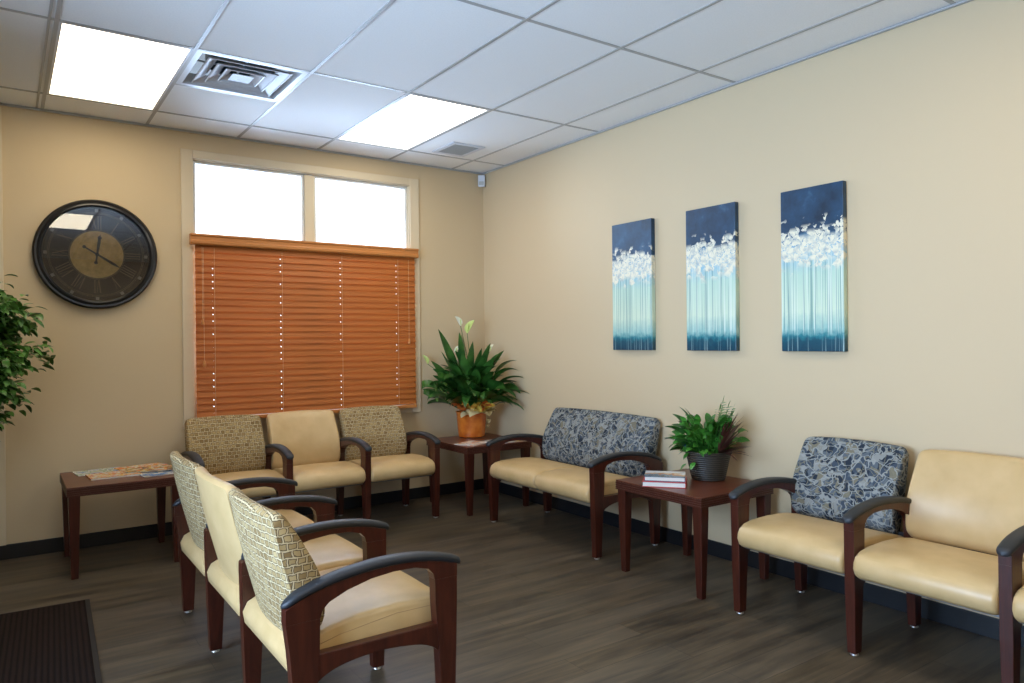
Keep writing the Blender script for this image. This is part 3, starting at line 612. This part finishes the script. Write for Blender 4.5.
# dish garden on the right table
org = (-.245, -2.765, .5303); cf = wallclamp(org)
pg = thing('potted_dish_garden', 'mixed green plants in a dark ribbed basket pot beside the books', 'plant', org)
t = NT('dark_basket', .5); Xz = t.xyz(t.co())[2]; wv = t.node('ShaderNodeTexWave', {'Vector': t.co(), 'Scale': 26, 'Distortion': 1.5, 'Detail': 2}, bands_direction='Z').outputs[1]
t.set('Base Color', t.ramp(wv, [(.2, (.014, .013, .010)), (.8, (.065, .055, .04))])); t.bump(wv, .6, .006); MAT['basket'] = t.m
bm = bmesh.new(); lathe(bm, [(.092, 0), (.096, .006), (.128, .150), (.134, .152), (.134, .166), (.124, .166), (.118, .140)], 40, wob=lambda a, z: 1+.012*math.sin(20*a)*math.sin(z*300)); obj('pot', bm, 'basket', pg, smooth=40)
bm = bmesh.new(); lathe(bm, [(.117, .135), (.117, .150)], 24); obj('soil', bm, 'duct', pg)
rnd = random.Random(11); bm = bmesh.new()
for k in range(300):
    az = rnd.uniform(0, 2*PI); el = rnd.uniform(.25, 1.45); el = 1.0 + .3*el if math.radians(225) < az < math.radians(320) else el; b = Vector((math.cos(az)*rnd.uniform(0, .08), math.sin(az)*rnd.uniform(0, .08), .15)); d = Vector((math.cos(az)*math.cos(el), math.sin(az)*math.cos(el), math.sin(el))); q = b + d*rnd.uniform(.02, .19)
    tube(bm, [cf(b), cf(q)], .0018, 4); leaf(bm, q, az+rnd.uniform(-.5, .5), el*.85, rnd.uniform(.05, .085), rnd.uniform(.03, .045), rnd.uniform(.3, 1.6), 6, .25, cf, roll=rnd.uniform(-.9, .9))
obj('foliage', bm, 'bright', pg, recalc=False)
bm = bmesh.new()                                     # big darker leaves on the left
for a, el, L, sl in ((100, 1.0, .15, .15), (92, .75, .14, .14), (110, .45, .13, .12), (95, .2, .12, .10), (85, 1.2, .14, .16), (120, 1.25, .13, .17), (140, .8, .13, .14), (150, .3, .12, .08), (100, .0, .1, .07), (170, .6, .12, .1), (60, .9, .14, .15)):
    az = math.radians(a); b = Vector((-.02, .03, .15)); d = Vector((math.cos(az)*math.cos(el), math.sin(az)*math.cos(el), math.sin(el))); q = b+d*sl; tube(bm, [cf(b), cf(q)], .002, 4); leaf(bm, q, az, el*.9, L, .055, .8, 7, .25, cf, roll=rnd.uniform(-.4, .9))
obj('dark_leaves', bm, 'lily', pg, recalc=False)
for (a, el, L) in ((-75, 1.35, .30), (-60, 1.15, .28), (-95, 1.0, .27), (-110, 1.25, .27), (-85, 1.2, .29)):
    bm = bmesh.new(); az = math.radians(a); d = Vector((math.cos(az)*math.cos(el), math.sin(az)*math.cos(el), math.sin(el))); b = Vector((0, -.03, .15)); pts = [b+d*L*k/6 + Vector((0, 0, -.01*(k/6)**2)) for k in range(7)]
    tube(bm, [cf(x) for x in pts], .002, 4)
    for k in range(6, 20):
        q = b + d*L*k/19
        for s in (-1, 1): leaf(bm, q, az+s*1.15, .35, .058*(1.15-abs(k/19-.6)), .016, .6, 4, .1, cf)
    leaf(bm, b+d*L, az, el, .05, .01, .3, 4, .1, cf)
    obj('palm_frond', bm, 'palm', pg, recalc=False)
bm = bmesh.new()
for k in range(24):
    a = rnd.uniform(-125, -65); el = rnd.uniform(.25, 1.15); leaf(bm, (0, -.07, .15), math.radians(a), el, rnd.uniform(.22, .31), rnd.uniform(.016, .026), rnd.uniform(.0, .7), 8, .3, cf)
obj('spiky_blades', bm, 'red_blade', pg, recalc=False)
MAT['violet'] = plain('violet_petal', (.06, .05, .42), .5); bm = bmesh.new()
for k in range(7): leaf(bm, (-.135, .045, .185), k*2*PI/7, .6, .034, .026, .3, 4, .2)
obj('violet_flower', bm, 'violet', pg, recalc=False)
bm = bmesh.new()
for a, dz in ((165, .13), (185, .08), (150, .06)): 
    az = math.radians(a); leaf(bm, (math.cos(az)*.13, math.sin(az)*.13, dz+.03), az, -.6, .055, .035, .8, 5, .2)
obj('trailing_ivy', bm, 'bright', pg, recalc=False)
# ficus at the left edge
org = (-4.03, -.50, 0); cf = wallclamp(org)
fc = thing('ficus_tree', 'leafy green ficus tree at the left edge against the wall', 'plant', org)
bm = bmesh.new(); lathe(bm, [(.11, 0), (.12, .01), (.155, .26), (.165, .28), (.165, .30), (.15, .30), (.145, .26)], 36); obj('planter', bm, 'basket', fc, smooth=40)
bm = bmesh.new(); lathe(bm, [(.143, .24), (.143, .26)], 24); obj('soil', bm, 'duct', fc)
MAT['bark'] = plain('ficus_bark', (.13, .085, .05), .8); bm = bmesh.new(); tips = []
tube(bm, [(0, 0, .25), (.03, .01, .6), (.08, 0, .9), (.14, 0, 1.2), (.20, 0, 1.75)], [.022, .02, .017, .013, .007], 8); rnd = random.Random(5)
for k in range(130):
    z0 = rnd.uniform(.82, 1.52); az = rnd.uniform(0, 2*PI); L = rnd.uniform(.25, .52)*(1-.75*abs(z0-1.25)); p0 = Vector((.20*(z0-.3)/1.3, 0, z0)); d = Vector((math.cos(az), math.sin(az), rnd.uniform(.1, .9))).normalized()
    p1 = p0+d*L*.5; p2 = p0+d*L+Vector((0, 0, -.09)); p1 = cf(p1); p2 = cf(p2); tube(bm, [p0, p1, p2], [.006, .004, .0015], 5); tips += [(p1, az), (p1.lerp(p2, .5), az), (p2, az), (p2, az)]
obj('trunk', bm, 'bark', fc, smooth=0); bm = bmesh.new()
for q, az in tips:
    for k in range(14): leaf(bm, q+Vector((rnd.gauss(0, .035), rnd.gauss(0, .035), rnd.gauss(0, .045))), az+rnd.uniform(-1.6, 1.6), rnd.uniform(-.7, .5), rnd.uniform(.055, .08), rnd.uniform(.028, .040), rnd.uniform(.3, 1.2), 4, .25, cf, roll=rnd.uniform(-.6, .6))
obj('foliage', bm, 'ficus', fc, recalc=False)

# ------------------------------------------------------------------ entrance mat
t = NT('mat_ribbed', .9, spec=.1); Xm = t.xyz(t.co()); w1 = t.math('SINE', t.math('MULTIPLY', Xm[0], 2*PI/.022)); n1 = t.noise(t.co(), 220, 2, .7).outputs[0]
hh = t.math('ADD', w1, t.math('MULTIPLY', n1, 1.6)); t.set('Base Color', t.ramp(hh, [(.0, (.010, .006, .005)), (1, (.022, .013, .010))])); t.bump(hh, .35, .003)
mt = thing('entrance_mat', 'dark brown ribbed entrance mat on the floor at lower left', 'mat', (-3.236, -1.150, 0), -.045)
MAT['mat_edge'] = plain('mat_rubber', (.010, .009, .009), .6)
bm = bmesh.new(); box(bm, -1.5, 0, -2.4, 0, 0.0005, .005); obj('rubber_border', bm, 'mat_edge', mt, bevel=.002)
obj('carpet', bx(-1.475, -.022, -2.375, -.022, .005, .009), t.m, mt)
